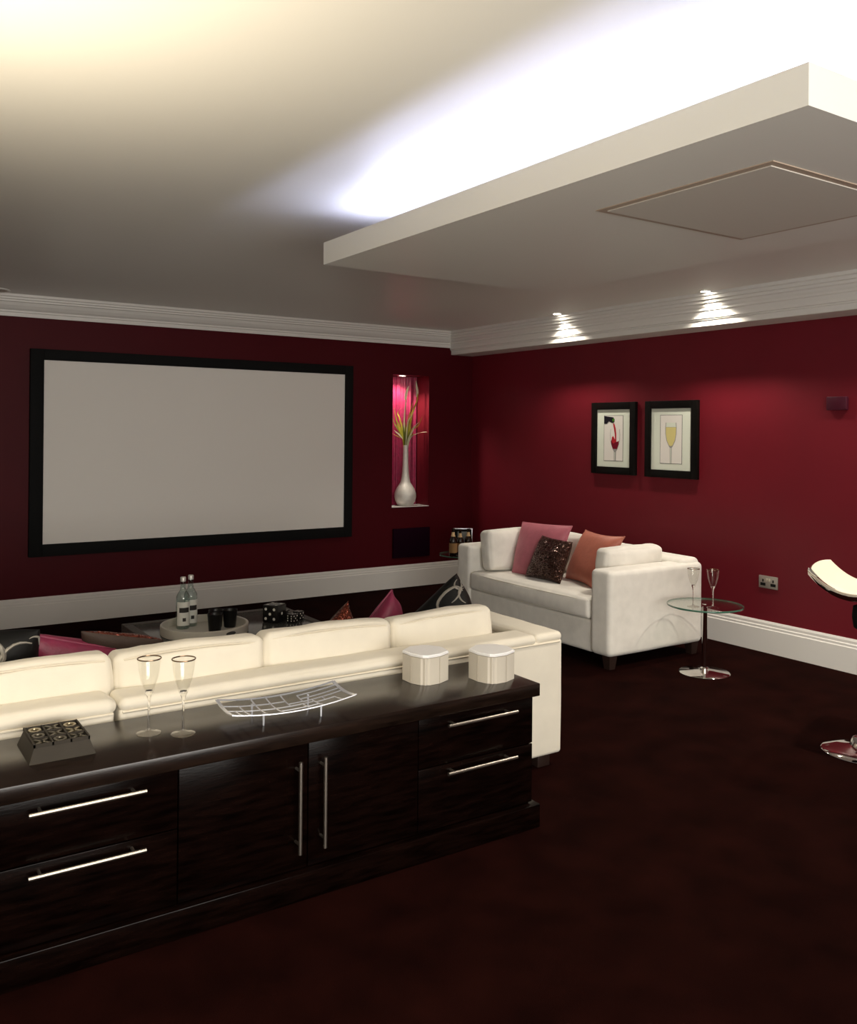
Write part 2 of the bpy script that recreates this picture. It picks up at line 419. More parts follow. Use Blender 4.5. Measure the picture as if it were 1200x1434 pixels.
# ceiling fittings
def downlight(x, y, label, z=ZC, r=.042, watts=30, cone=120, lit=True, group=None):
    t = thing('downlight', label, 'downlight', (x, y, z), 0, group)
    bm = NB(); lathe(bm, [(r * .72, -.001), (r, -.001), (r, -.004), (r * .9, -.007), (r * .72, -.005), (r * .72, -.001)], 28)
    link('bezel', bm, M['white'], t, smooth=40)
    bm = NB(); lathe(bm, [(0, -.0035), (r * .72, -.0035), (r * .72, -.001), (0, -.001)], 24); link('lamp_lens', bm, M['lens'], t)
    add_spot('lamp', (0, 0, -.012), watts, cone, parent=t)
    return t
downlight(*SPOTS_SEEN[0][:2], 'lit recessed ceiling spot nearest the far corner, beside the cornice', watts=SPOTS_SEEN[0][2], cone=SPOTS_SEEN[0][3])
downlight(*SPOTS_SEEN[1][:2], 'lit recessed ceiling spot above the round glass table, beside the cornice', watts=SPOTS_SEEN[1][2], cone=SPOTS_SEEN[1][3])
for (x, y, wt, cn) in SPOTS_UNSEEN:
    add_spot('unseen_spot', (x, y, SPOT_Z), wt, cn, aim=(0, .45, -1) if cn < 100 else (0, 0, -1))
t = thing('ceiling_speaker', 'round white flush speaker grille in the ceiling above the projection screen', 'speaker', (.93, 7.02, ZC))
bm = NB(); lathe(bm, [(.095, 0), (.115, 0), (.115, -.006), (.105, -.010), (.095, -.006), (.095, 0)], 40); link('bezel', bm, M['white'], t, smooth=40)
bm = NB(); lathe(bm, [(0, -.001), (.095, -.001), (.095, -.005), (0, -.007)], 40); link('grille', bm, M['taupe'], t, smooth=40)

# floor uplighter beside the sideboard: warms the ceiling corner
t = thing('floor_uplighter', 'steel floor uplighter lamp standing past the end of the sideboard', 'lamp', (-.12, 1.88, 0))
bm = NB(); lathe(bm, [(0, 0), (.15, 0), (.15, .015), (.02, .03), (.014, .05), (.014, 1.20), (0, 1.20)], 28); link('stand', bm, M['steel'], t, smooth=40)
bm = NB(); lathe(bm, [(.014, 1.18), (.06, 1.20), (.13, 1.26), (.17, 1.33), (.165, 1.33), (.125, 1.27), (.055, 1.215), (0, 1.21)], 32); link('bowl', bm, M['steel'], t, smooth=60)
add_spot('uplight', (0, 0, 1.28), UPLIGHT_W, 150, (1, .85, .62), (0, 0, 1), .06, 1.0, t)

# ================================================================ ON THE SCREEN WALL
t = thing('projection_screen', 'large white projection screen in a wide black frame on the burgundy wall', 'screen', (0, YS, 0))
SX0, SX1, SZ0, SZ1 = 1.217, 3.968, .523, 2.092
IX0, IX1, IZ0, IZ1 = 1.313, 3.886, .615, 2.010
for (x0, x1, z0, z1) in ((SX0, IX0, SZ0, SZ1), (IX1, SX1, SZ0, SZ1), (IX0, IX1, IZ1, SZ1), (IX0, IX1, SZ0, IZ0)):
    boxlink('frame_bar', M['black'], t, x0, x1, -.045, -.001, z0, z1, .003)
boxlink('screen_surface', M['screen'], t, IX0, IX1, -.030, -.012, IZ0, IZ1, 0)

t = thing('grille_panel', 'dark plum square panel on the wall below the lit niche', 'panel', (0, YS, 0))
boxlink('panel_face', M['panel'], t, 4.428, 4.846, -.022, -.001, .285, .565, .003)

# vase of leaves in the niche
VX, VY = 4.625, YS + .088
dl = downlight(4.575, YS + .085, 'small lit spot in the roof of the wall niche', z=NZ1, r=.045, watts=NICHE_W, cone=130)
t = thing('vase', 'tall silver bottle vase with a round belly standing in the lit niche', 'vase', (VX, VY, NZ0 + .006))
prof = [(0, 0), (.070, 0), (.082, .006), (.106, .045), (.116, .085), (.114, .120), (.098, .160), (.075, .195), (.055, .225), (.044, .265), (.037, .32), (.032, .40), (.029, .50), (.028, .58), (.0285, .588), (.024, .588), (.024, .50), (.025, .4), (0, .39)]
prof = [(r * .92, z) for r, z in prof]
bm = NB(); lathe(bm, prof, 40); link('vase_body', bm, M['vase'], t, smooth=60)
lv = thing('leaf_spray', 'spray of strappy yellow-green and white artificial leaves in the silver vase', 'plant', (VX, VY, NZ0 + .594))
def leaf(pts, wmax, m):
    bm = NB()
    P = [Vector(p) for p in pts]
    # smooth through control points
    Q = []
    for i in range(len(P) - 1):
        p0 = P[max(i - 1, 0)]; p1 = P[i]; p2 = P[i + 1]; p3 = P[min(i + 2, len(P) - 1)]
        for s in range(5):
            u = s / 5
            Q.append(.5 * ((2 * p1) + (p2 - p0) * u + (2 * p0 - 5 * p1 + 4 * p2 - p3) * u * u + (3 * p1 - p0 - 3 * p2 + p3) * u ** 3))
    Q.append(P[-1]); n = len(Q); A = []
    side = Vector((.8, .25, .1)).normalized()
    for i, q in enumerate(Q):
        u = i / (n - 1)
        tt = (Q[min(i + 1, n - 1)] - Q[max(i - 1, 0)]).normalized()
        sd = (side - tt * side.dot(tt))
        sd = sd.normalized() if sd.length > .05 else Vector((0, 1, 0))
        wd = 1.35 * wmax * (.35 + .65 * math.sin(PI * min(1, u * .8 + .15))) * (1 - u ** 5) + .0004
        nn = tt.cross(sd) * (wd * .35 + .0006)
        A.append((bm.verts.new(q - sd * wd), bm.verts.new(q + nn), bm.verts.new(q + sd * wd), bm.verts.new(q - nn * .4)))
    for a, b in zip(A[:-1], A[1:]):
        for k in range(4):
            bm.faces.new([a[k], a[(k + 1) % 4], b[(k + 1) % 4], b[k]])
    bm.faces.new(A[0]); bm.faces.new(A[-1][::-1])
    return link('leaf', bm, m, lv, smooth=70)
Yc, Wc, Gc = M['leaf_y'], M['leaf_w'], M['leaf_g']
def L2(x1, z1, x2, z2, wd, m, x0=0.0, y=0.0, xm=None, zm=None):
    p = [(x0 * .4, y * .2, -.06), (x0, y * .3, .05)]
    p += [(x1, y * .7, z1)]
    if xm is not None: p += [(xm, y * .9, zm)]
    p += [(x2, y, z2)]
    leaf(p, wd, m)
L2(.06, .30, .095, .62, .010, Yc, .02, -.02, .12, .46)      # tall curling leaf, pale head
leaf([(.112, -.018, .47), (.118, -.018, .52), (.108, -.02, .57), (.100, -.02, .63)], .013, Wc)
L2(-.02, .22, .03, .58, .007, Wc, -.005, .0, -.005, .40)
leaf([(-.012, 0, .44), (-.004, 0, .49), (.012, 0, .535), (.03, 0, .575)], .012, Wc)
L2(-.06, .25, -.045, .36, .006, Yc, -.02, .02, -.085, .31)
L2(-.09, .16, -.148, .36, .009, Yc, -.03, -.02, -.125, .26)
L2(-.07, .14, -.148, .28, .008, Gc, -.02, .02, -.12, .21)
L2(-.08, .10, -.148, .145, .008, Wc, -.03, -.02, -.12, .125)
L2(-.07, .08, -.146, .115, .006, Yc, -.02, .03)
L2(.03, .2, .10, .42, .006, Yc, .0, .03, .06, .31)
L2(.03, .18, .055, .40, .006, Gc, .01, .0, .05, .28)
L2(.01, .22, .09, .36, .006, Wc, .0, -.03, .05, .29)
L2(.06, .14, .185, .285, .008, Yc, .03, -.01, .135, .19)
L2(.07, .10, .235, .128, .008, Wc, .03, -.06, .16, .125)
L2(.05, .13, .12, .225, .009, Wc, .02, -.05, .08, .19)
L2(.05, .11, .11, .19, .008, Wc, .02, .02)
L2(.06, .08, .14, .10, .007, Yc, .02, .03, .10, .105)
for i in range(9):
    a = random.uniform(-.05, .05)
    L2(a, .12, a * 1.5, random.uniform(.17, .27), .011, random.choice([Yc, Yc, Gc]), a * .5, random.uniform(-.03, .03))

# ================================================================ ON THE RIGHT WALL
def picture(yc, yw, z0, z1, label, kind):
    t = thing('framed_print', label, 'picture', (XR, yc, (z0 + z1) / 2), 0, 'wine glass prints on the burgundy wall')
    h = (z1 - z0) / 2; wv = yw / 2; fb = .060
    for (y0, y1, a, b) in ((-wv, -wv + fb, -h, h), (wv - fb, wv, -h, h), (-wv + fb, wv - fb, h - fb, h), (-wv + fb, wv - fb, -h, -h + fb)):
        boxlink('frame_bar', M['frame'], t, -.034, -.001, y0, y1, a, b, .004)
    boxlink('mount', M['mount'], t, -.020, -.006, -wv + fb, wv - fb, -h + fb, h - fb, 0)
    pw, ph = .105, .185
    boxlink('print_edge', M['pr_ink'], t, -.0212, -.0195, -pw - .003, pw + .003, -ph - .003, ph + .003, 0)
    pr = boxlink('print', M['paper'], t, -.0218, -.0205, -pw, pw, -ph, ph, 0)
    lay = [0]
    def flat(poly, m, name):
        lay[0] += 1; d = -.0222 - .00025 * lay[0]
        bm = NB()
        f = [bm.verts.new((d, -u, v)) for u, v in poly]; g = [bm.verts.new((d + .0002, -u, v)) for u, v in poly]
        bm.faces.new(f); bm.faces.new(g[::-1]); n = len(poly)
        for i in range(n): bm.faces.new([f[i], f[(i + 1) % n], g[(i + 1) % n], g[i]])
        link(name, bm, M[m], pr)
    def sym(half, dx=0): return [(dx - a, b) for a, b in half] + [(dx + a, b) for a, b in half[::-1]]
    if kind == 'white':
        flat(sym([(.052, .128), (.056, .09), (.054, .04), (.044, -.01), (.022, -.05), (.010, -.065), (.008, -.185)]), 'pr_grey', 'glass_outline')
        flat(sym([(.048, .128), (.051, .09), (.049, .04), (.039, -.008), (.018, -.045), (.004, -.06), (.004, -.185)]), 'paper', 'glass_inside') if False else None
        flat(sym([(.046, .128), (.049, .094)]), 'mount', 'glass_rim')
        flat(sym([(.0495, .092), (.0485, .04), (.038, -.008), (.018, -.045), (.004, -.052)]), 'pr_gold', 'wine')
        flat(sym([(.004, -.066), (.003, -.185)]), 'mount', 'stem_highlight')
    else:
        dx = .020
        flat(sym([(.050, .075), (.056, .03), (.054, -.01), (.044, -.05), (.026, -.09), (.012, -.11), (.010, -.185)], dx), 'pr_grey', 'glass_outline')
        flat(sym([(.047, .075), (.052, .03), (.050, -.01), (.040, -.048), (.022, -.085)], dx), 'paper', 'glass_inside')
        flat([(dx - .046, -.03), (dx - .03, .012), (dx - .008, -.012), (dx + .006, -.005), (dx + .018, -.03), (dx + .044, -.02), (dx + .040, -.05), (dx + .022, -.088), (dx - .022, -.088), (dx - .04, -.055)], 'pr_wine', 'wine')
        flat([(dx - .036, .004), (dx - .022, .020), (dx - .004, -.004), (dx + .002, -.03), (dx - .015, -.045), (dx - .034, -.03)], 'pr_red', 'wine_splash')
        flat([(-.005, .125), (.012, .120), (.026, .085), (.034, .04), (.036, -.03), (.022, -.035), (.018, .03), (.008, .075)], 'pr_red', 'pouring_wine')
        flat([(-.104, .184), (-.03, .176), (.0, .172), (.014, .155), (.013, .135), (-.002, .124), (-.025, .128), (-.05, .140), (-.075, .118), (-.104, .118)], 'pr_ink', 'bottle_neck')
        flat([(.0 + .011 * math.cos(k * PI / 5), .150 + .013 * math.sin(k * PI / 5)) for k in range(10)], 'pr_green', 'bottle_mouth')
        flat(sym([(.004, -.115), (.003, -.185)], dx), 'mount', 'stem_highlight')
    return t
picture(5.262, .495, 1.160, 1.752, 'black framed print of red wine poured into a glass', 'red')
picture(4.655, .515, 1.158, 1.752, 'black framed print of a glass of white wine', 'white')
t = thing('speaker_plate', 'small burgundy box mounted high on the right wall', 'wall plate', (XR, 3.298, 1.703))
boxlink('plate', M['plastic_red'], t, -.030, -.001, -.070, .070, -.043, .043, .006)
t = thing('wall_socket', 'brushed metal double power socket on the burgundy wall above the skirting', 'socket', (XR, 3.80, .482))
boxlink('plate', M['socket'], t, -.008, -.0005, -.074, .074, -.043, .043, .003)
for s in (-1, 1):
    bm = NB()
    yo = -s * .040
    bx(bm, -.0092, -.0078, yo - .005, yo + .005, .0, .019)
    bx(bm, -.0092, -.0078, yo - .018, yo - .006, -.022, -.008); bx(bm, -.0092, -.0078, yo + .006, yo + .018, -.022, -.008)
    bx(bm, -.0090, -.0078, yo - .020, yo + .020, -.026, -.006)
    link('pin_holes', bm, M['black'], t)
for s in (-1, 1):
    boxlink('rocker', M['rocker'], t, -.012, -.0078, s * .009 - .007, s * .009 + .007, .004, .026, .001)

# ================================================================ SIDEBOARD
t = thing('sideboard', 'long low dark wood sideboard with steel bar handles behind the cream sofa', 'sideboard', (0, 0, 0))
CX0, CX1 = .335, 2.224
boxlink('top', M['wood_top'], t, CX0 - .015, 2.241, 2.580, 2.982, .497, .545, .003)
boxlink('body', M['wood'], t, CX0, CX1, 2.618, 2.975, .088, .4965, .002)
boxlink('plinth', M['wood'], t, CX0 - .02, 2.243, 2.575, 2.978, 0, .088, .004)
def handle(parent, x0, z0, x1, z1, yf):
    hd = NB()
    yb = yf - .036
    tube(hd, [(x0, yb, z0), (x1, yb, z1)], .0062, 12)
    h = link('handle', hd, M['steel'], parent, smooth=40)
    for u in (.10, .90):
        px, pz = x0 + (x1 - x0) * u, z0 + (z1 - z0) * u
        bm = NB(); tube(bm, [(px, yb, pz), (px, yf + .001, pz)], .0045, 8); link('handle_post', bm, M['steel'], h, smooth=40)
FY = 2.600
for (x0, x1) in ((.338, .853), (1.705, 2.221)):
    for (z0, z1, hz) in ((.318, .490, .462), (.094, .314, .293)):
        d = boxlink('drawer', M['wood'], t, x0, x1, FY, 2.617, z0, z1, .0015)
        xc = (x0 + x1) / 2
        handle(d, xc - .156, hz, xc + .156, hz, FY)
for (x0, x1, hx) in ((.857, 1.277, 1.236), (1.281, 1.701, 1.324)):
    d = boxlink('door', M['wood'], t, x0, x1, FY, 2.617, .094, .490, .0015)
    handle(d, hx, .156, hx, .448, FY)

TZ = .5455
# ---- flutes
def flute(loc, label, group):
    t = thing('champagne_flute', label, 'glass', loc, 0, group)
    bm = NB(); lathe(bm, [(0, 0), (.037, 0), (.0375, .0015), (.030, .004), (.012, .007), (.005, .012), (0, .013)], 40); link('foot', bm, M['gl_thick'], t, smooth=60)
    bm = NB(); lathe(bm, [(0, .011), (.0048, .012), (.0034, .03), (.0032, .07), (.0040, .10), (.0066, .116), (.0120, .1285), (.0105, .134), (0, .1312)], 24); link('stem', bm, M['gl_solid'], t, smooth=60)
    bm = NB()
    lathe(bm, [(.0070, .117), (.0125, .127), (.020, .147), (.0275, .172), (.0325, .198), (.0350, .220), (.0362, .236), (.0350, .236), (.0338, .220), (.0312, .198), (.0262, .173), (.0185, .150), (.010, .136), (0, .131)], 40)
    b = link('bowl', bm, M['gl'], t, smooth=60)
    bm = NB(); tube(bm, [(.0357 * math.cos(a * PI / 24), .0357 * math.sin(a * PI / 24), .2345) for a in range(48)], .0021, 6, closed=True)
    rm = link('rim', bm, M['rimmetal'], t, smooth=60); rm['label'] = 'thin gilt rim'
    return t
fl = flute((.826, 2.804, TZ), 'gilt rimmed champagne flute on the sideboard, further from the metal dish', 'champagne flutes')
dup(fl, (.915, 2.742, TZ), None, 'gilt rimmed champagne flute on the sideboard, closer to the metal dish', 'champagne flutes')
GT = (4.553, 3.692)
TTOP = .4305
dup(fl, (4.425, 3.672, TTOP), None, 'gilt rimmed champagne flute on the round glass table, in front of the white sofa arm', 'champagne flutes')
dup(fl, (4.497, 3.582, TTOP), None, 'gilt rimmed champagne flute on the round glass table, against the burgundy wall', 'champagne flutes')

# ---- openwork dish
t = thing('openwork_dish', 'curved silver openwork lattice dish standing on the sideboard', 'dish', (1.262, 2.732, TZ), math.radians(-4))
def dish(s, tt):   # s along (-1..1), tt across
    z = .034 + .019 * s * s + .010 * tt * tt + .004 * s
    return Vector((s * .208, tt * .094 * (1 - .02 * s * s), z))
def bar(bm, a, b, wd, th=.0022):
    n = max(2, int(max(abs(a[0] - b[0]) * 10, abs(a[1] - b[1]) * 5)) + 1)
    R = []
    for i in range(n + 1):
        u = i / n; s = a[0] + (b[0] - a[0]) * u; tt = a[1] + (b[1] - a[1]) * u
        p = dish(s, tt); q = dish(s + (b[0] - a[0]) * .01, tt + (b[1] - a[1]) * .01)
        d = (q - p).normalized(); e = (dish(s + .01, tt) - p).cross(dish(s, tt + .01) - p).normalized()
        sd = d.cross(e) * wd / 2
        R.append([bm.verts.new(p + sd), bm.verts.new(p - sd), bm.verts.new(p - sd - e * th), bm.verts.new(p + sd - e * th)])
    for x, y in zip(R[:-1], R[1:]):
        for k in range(4): bm.faces.new([x[k], x[(k + 1) % 4], y[(k + 1) % 4], y[k]])
    bm.faces.new(R[0]); bm.faces.new(R[-1][::-1])
bm = NB()
for a, b in (((-1, -1), (1, -1)), ((-1, 1), (1, 1))): bar(bm, a, b, .006, .003)
for a, b in (((-1, -1), (-1, 1)), ((1, -1), (1, 1))): bar(bm, a, b, .012, .003)
link('rim', bm, M['silver'], t)
bm = NB()
seg = [((-1, .45), (.05, .45)), ((-1, -.10), (-.2, -.10)), ((-.72, .45), (-.72, -1)), ((-.86, -.10), (-.86, -1)), ((-.45, 1), (-.45, -1)), ((-.2, 1), (-.2, -1)), ((.05, 1), (.05, -.10)), ((-.2, -.10), (.45, -.10)), ((-.2, -.55), (.45, -.55)),
       ((.25, -.10), (.25, -1)), ((.3, .72), (1, .72)), ((.3, .40), (1, .40)), ((.45, .12), (1, .12)), ((.3, .72), (.3, .12)), ((.3, .12), (.45, .12)), ((.45, .12), (.45, -1)), ((.45, -.25), (.78, -.25)), ((.78, -.25), (.78, -1)), ((.62, .12), (.62, -.25)), ((.05, .15), (.3, .15))]
for a, b in seg: bar(bm, a, b, .0052)
link('lattice', bm, M['silver'], t)
for (s, tt) in ((-.48, -.62), (-.48, .62), (.48, -.62), (.48, .62)):
    p = dish(s, tt); bm = NB(); tube(bm, [(p.x, p.y, p.z - .002), (p.x, p.y, 0.0)], [.0045, .003], 8); link('foot', bm, M['silver'], t, smooth=40)

# ---- lidded boxes
def lid_box(loc, rz, label):
    t = thing('lidded_box', label, 'box', loc, rz, 'lidded boxes on the sideboard')
    R = .088; H = .100
    base = [(1, -.04), (.72, .64), (.15, .93), (-.15, .93), (-.72, .64), (-1, -.04), (-.62, -.62), (-.12, -.97), (.12, -.97), (.62, -.62)]
    bm = NB(); prism(bm, [(x * R, y * R) for x, y in base], 0, H)
    bmesh.ops.bevel(bm, geom=[e for e in bm.edges if abs(e.verts[0].co.z - e.verts[1].co.z) > .05 and abs(e.verts[0].co.x) < .02], offset=.009, segments=4, affect='EDGES')
    link('body', bm, M['box_cream'], t, smooth=30)
    for x, y in ((.72, .64), (-.72, .64), (-.62, -.62), (.62, -.62)):
        bm = NB(); bx(bm, x * R * 1.003 - .0012, x * R * 1.003 + .0012, y * R * 1.003 - .0012, y * R * 1.003 + .0012, .001, H - .001); link('seam', bm, M['box_seam'], t)
    bm = NB(); prism(bm, [(x * R * .97, y * R * .97) for x, y in base], H, H + .003); link('gasket', bm, M['box_seam'], t)
    bm = NB(); prism(bm, [(x * R * 1.01, y * R * 1.01) for x, y in base], H + .003, H + .013)
    bmesh.ops.bevel(bm, geom=[e for e in bm.edges if e.verts[0].co.z > H + .012 and e.verts[1].co.z > H + .012], offset=.003, segments=2, affect='EDGES')
    link('lid', bm, M['box_lid'], t, smooth=30)
    return t
lid_box((1.897, 2.853, TZ), -.585, 'cream lidded octagonal box on the sideboard, next to the silver dish')
lid_box((2.126, 2.735, TZ), -.62, 'cream lidded octagonal box at the end of the sideboard')

# ---- noughts and crosses
t = thing('tic_tac_toe_block', 'pewter block with nine square cells on the sideboard', 'board game', (.5545, 2.81, TZ))
bm = NB()
a = [bm.verts.new(p) for p in ((-.091, -.100, 0), (.091, -.100, 0), (.091, .100, 0), (-.091, .100, 0))]
b = [bm.verts.new(p) for p in ((-.076, -.086, .042), (.076, -.086, .042), (.076, .086, .042), (-.076, .086, .042))]
bm.faces.new(a[::-1]); bm.faces.new(b)
for i in range(4): bm.faces.new([a[i], a[(i + 1) % 4], b[(i + 1) % 4], b[i]])
bo = link('block', bm, M['pewter'], t)
bm = NB()
for i in range(4):
    u = -.0745 + i * .149 / 3; v = -.0845 + i * .169 / 3
    bx(bm, u - .0025, u + .0025, -.087, .087, .042, .052); bx(bm, -.077, .077, v - .0025, v + .0025, .042, .0515)
link('cell_grid', bm, M['pewter'], t)
bm = NB(); bx(bm, -.073, .073, -.083, .083, .0421, .0426); link('cell_lining', bm, M['black'], t)
rowsn = ('back', 'middle', 'front'); colsn = ('left', 'centre', 'right')
grid = ('OXO', 'OXX', 'XOX')
for ri in range(3):
    for ci in range(3):
        k = grid[ri][ci]
        px = .5545 + (ci - 1) * .149 / 3; py = 2.81 + (1 - ri) * .169 / 3
        m = M['brass'] if (ri, ci) in ((1, 2), (0, 0), (0, 2)) else M['dull']
        bm = NB()
        if k == 'O':
            lathe(bm, [(.0105, 0), (.0185, 0), (.0195, .003), (.0180, .007), (.0115, .007), (.0100, .003), (.0105, 0)], 28, sy=1.15)
            nm, what = 'ring_token', 'ring'
        else:
            for s in (-1, 1):
                d = Vector((s * .018, .021, 0)); p = Vector((-d.y, d.x, 0)).normalized() * .0045
                q = [Vector(d) + p, Vector(d) - p, -Vector(d) - p, -Vector(d) + p]
                prism(bm, [(v.x, v.y) for v in q], 0, .007)
            nm, what = 'cross_token', 'cross'
        o = link(nm, bm, m, None, smooth=35); o.location = (px, py, TZ + .0428)
        tag(o, f'small metal {what} in the {rowsn[ri]} row, {colsn[ci]} cell of the pewter block', 'game piece', 'noughts and crosses pieces')

# ================================================================ NEAR SOFA
t = thing('sectional_sofa', 'long cream sectional sofa seen from behind, backed by the dark sideboard', 'sofa', (0, 0, 0))
SB = 3.008
AX1 = 2.744
def P_(name, size, c, m=M['cream'], **k):
    return link(name, soft(NB(), size, c, **k), m, t, smooth=180)
def seam(name, pts, r=.004, m=M['pipe'], par=None):
    return link(name, tube(NB(), pts, r, 6), m, par or t, smooth=60)
# right module
bk = P_('back_panel', (AX1 - .79, .15, .515), ((AX1 + .79) / 2, SB + .075, .3125), r=.016, k=12, wr=.0015)
rl = P_('back_roll', (1.80, .150, .046), (.79 + .90, SB + .072, .580), r=.022, puff=(0.0, .004, .006), wr=.0025, k=24)
seam('piping', [(.80, SB - .001, 0.560), (AX1 - .02, SB - .001, 0.560)], par=bk)
P_('arm_panel', (.15, .69, .515), (AX1 - .075, SB + .152 + .345, .3125), r=.02, k=8, wr=.0015)
P_('arm_roll', (.158, .850, .046), (AX1 - .078, SB + .424, .580), r=.022, puff=(.003, 0, .006), wr=.002, k=16)
P_('seat_base', (1.78, .66, .24), (1.69, SB + .49, .175), r=.02)
for i in range(3):
    P_('seat_cushion', (.585, .66, .16), (1.09 + i * .59, SB + .49, .372), r=.05, puff=(0, .01, .02), wr=.002, seed=i * 3.1)
# left module
bk = P_('back_panel', (1.58, .15, .515), (.785 - .80, SB + .075, .3125), r=.016, k=12, wr=.0015)
P_('back_roll', (1.585, .150, .056), (.778 - .7925, SB + .072, .580), r=.027, puff=(0.012, .004, .010), wr=.003, k=24)
seam('piping', [(-.8, SB - .001, 0.560), (.77, SB - .001, 0.560)], par=bk)
P_('seat_base', (1.56, .66, .24), (-.01, SB + .49, .175), r=.02)
for i in range(2):
    P_('seat_cushion', (.77, .66, .16), (-.40 + i * .78, SB + .49, .372), r=.05, puff=(0, .01, .02), wr=.002, seed=i * 5.1)
for (x, y) in ((2.66, SB + .06), (2.66, SB + .78), (.86, SB + .06), (.86, SB + .74), (.70, SB + .06), (.70, SB + .74), (-.72, SB + .06), (-.72, SB + .74)):
    boxlink('foot', M['foot'], t, x - .035, x + .035, y - .035, y + .035, 0, .056, .003)
# loose back cushions along the rail
bcl = ['cream back cushion at the sofa end nearest the lidded boxes', 'cream back cushion on the long sofa, behind the silver lattice dish', 'cream back cushion on the long sofa, behind the two champagne flutes',
       'cream back cushion on the long sofa, behind the pewter game block']
for i, (x0, x1, zt, tl) in enumerate(((1.945, 2.470, .709, .02), (1.372, 1.939, .711, -.006), (.815, 1.368, .709, .0), (.255, .812, .711, .01))):
    cx, wd = (x0 + x1) / 2, x1 - x0
    b = thing('back_cushion', bcl[i], 'cushion', (cx, SB + .214, .455), 0, 'back cushions of the cream sofa')
    hgt = zt - .455
    rot = Matrix.Rotation(-.10, 3, 'X') @ Matrix.Rotation(-tl, 3, 'Y')
    link('cushion_body', soft(NB(), (wd, .135, hgt), (0, 0, hgt / 2), r=.032, puff=(.006, .022, .012), wr=.007, k=12, seed=i * 7.3 + 2, rot=rot, wscale=7), M['cream'], b, smooth=180)
    pts = [rot @ Vector((-wd / 2 + .03 + (wd - .06) * u / 16, -.066 - .004 * (1 - (u / 8 - 1) ** 2), hgt / 2 - .022 + .011 * (1 - (u / 8 - 1) ** 2))) + Vector((0, 0, hgt / 2)) for u in range(17)]
    link('piping', tube(NB(), pts, .0035, 6), M['pipe'], b, smooth=60)

# ================================================================ THROW PILLOWS
def pillow(name, label, BL, BR, TR, TL, thick, mats, group=None, pipe=None, seed=0.0, pinch=.07, wr=.006, flip=False, swirl=False, n=20, cat='cushion'):
    """square pillow through four corners; thickness falls to the seam; mats = (front, back)"""
    BL, BR, TR, TL = map(Vector, (BL, BR, TR, TL))
    c = (BL + BR + TR + TL) / 4
    nrm = ((BR - BL) + (TR - TL)).cross((TL - BL) + (TR - BR)).normalized()   # front side
    t = thing(name, label, cat, c, 0, group)
    def mid(s, u):
        s2 = s * (1 - pinch * (1 - u * u) * abs(s) ** 3); u2 = u * (1 - pinch * (1 - s * s) * abs(u) ** 3)
        a = (1 - s2) / 2; b = (1 + s2) / 2; d = (1 - u2) / 2; e = (1 + u2) / 2
        return BL * a * d + BR * b * d + TR * b * e + TL * a * e - c
    def surf(s, u, side):
        p = mid(s, u)
        f = max(0, (1 - s ** 4) * (1 - u ** 4)) ** .55 * (1 - .25 * (s * s + u * u) / 2)
        d = noise.noise((p + Vector((seed, seed, seed))) * 7) * wr + noise.noise((p + Vector((seed, 2, seed))) * 19) * wr * .5
        return p + nrm * side * (f * thick / 2 + d * min(1, f * 2))
    bm = NB()
    q = lambda i: math.sin((2 * i / n - 1) * PI / 2)
    for side in (1, -1):
        V = [[bm.verts.new(surf(q(i), q(j), side)) for j in range(n + 1)] for i in range(n + 1)]
        for i in range(n):
            for j in range(n):
                f = bm.faces.new([V[i][j], V[i + 1][j], V[i + 1][j + 1], V[i][j + 1]]); f.material_index = 0 if side == 1 else 1
    link('cover', bm, list(mats), t, smooth=180)
    if pipe:
        loop = [(q(i), -1) for i in range(n)] + [(1, q(i)) for i in range(n)] + [(q(n - i), 1) for i in range(n)] + [(-1, q(n - i)) for i in range(n)]
        link('piping', tube(NB(), [mid(*p) for p in loop], .0048, 6, closed=True), pipe, t, smooth=60)
    if swirl:
        for side, arcs in swirl:
            for (s0, u0, rad, a0, a1, wd) in arcs:
                pts = []
                for k in range(15):
                    a = a0 + (a1 - a0) * k / 14
                    s = max(-.97, min(.97, s0 + rad * math.cos(a))); u = max(-.97, min(.97, u0 + rad * math.sin(a)))
                    pts.append(surf(s, u, side) + nrm * side * .0008)
                link('swirl', tube(NB(), pts, [wd * (.35 + .65 * math.sin(PI * k / 14)) for k in range(15)], 6), M['swirl'], t, smooth=60)
    return t
# on the loveseat
pillow('throw_pillow', 'large dusky pink piped cushion on the white loveseat', (4.283, 5.265, .436), (4.30, 4.86, .436), (4.505, 4.85, .812), (4.465, 5.365, .798), .15, (M['pink'], M['pink']), 'scatter cushions on the loveseat', M['pink'], 1, pinch=.03)
pillow('throw_pillow', 'dark brown sequinned cushion on the white loveseat, between pink and salmon', (4.225, 5.045, .440), (4.225, 4.665, .440), (4.375, 4.70, .722), (4.36, 5.015, .738), .12, (M['seq_brown'], M['taupe_cloth']), 'scatter cushions on the loveseat', None, 5, pinch=.05)
pillow('throw_pillow', 'salmon orange silk cushion on the white loveseat', (4.43, 4.835, .440), (4.30, 4.42, .44), (4.545, 4.365, .783), (4.62, 4.83, .780), .15, (M['salmon'], M['salmon']), 'scatter cushions on the loveseat', M['salmon'], 9, pinch=.10)
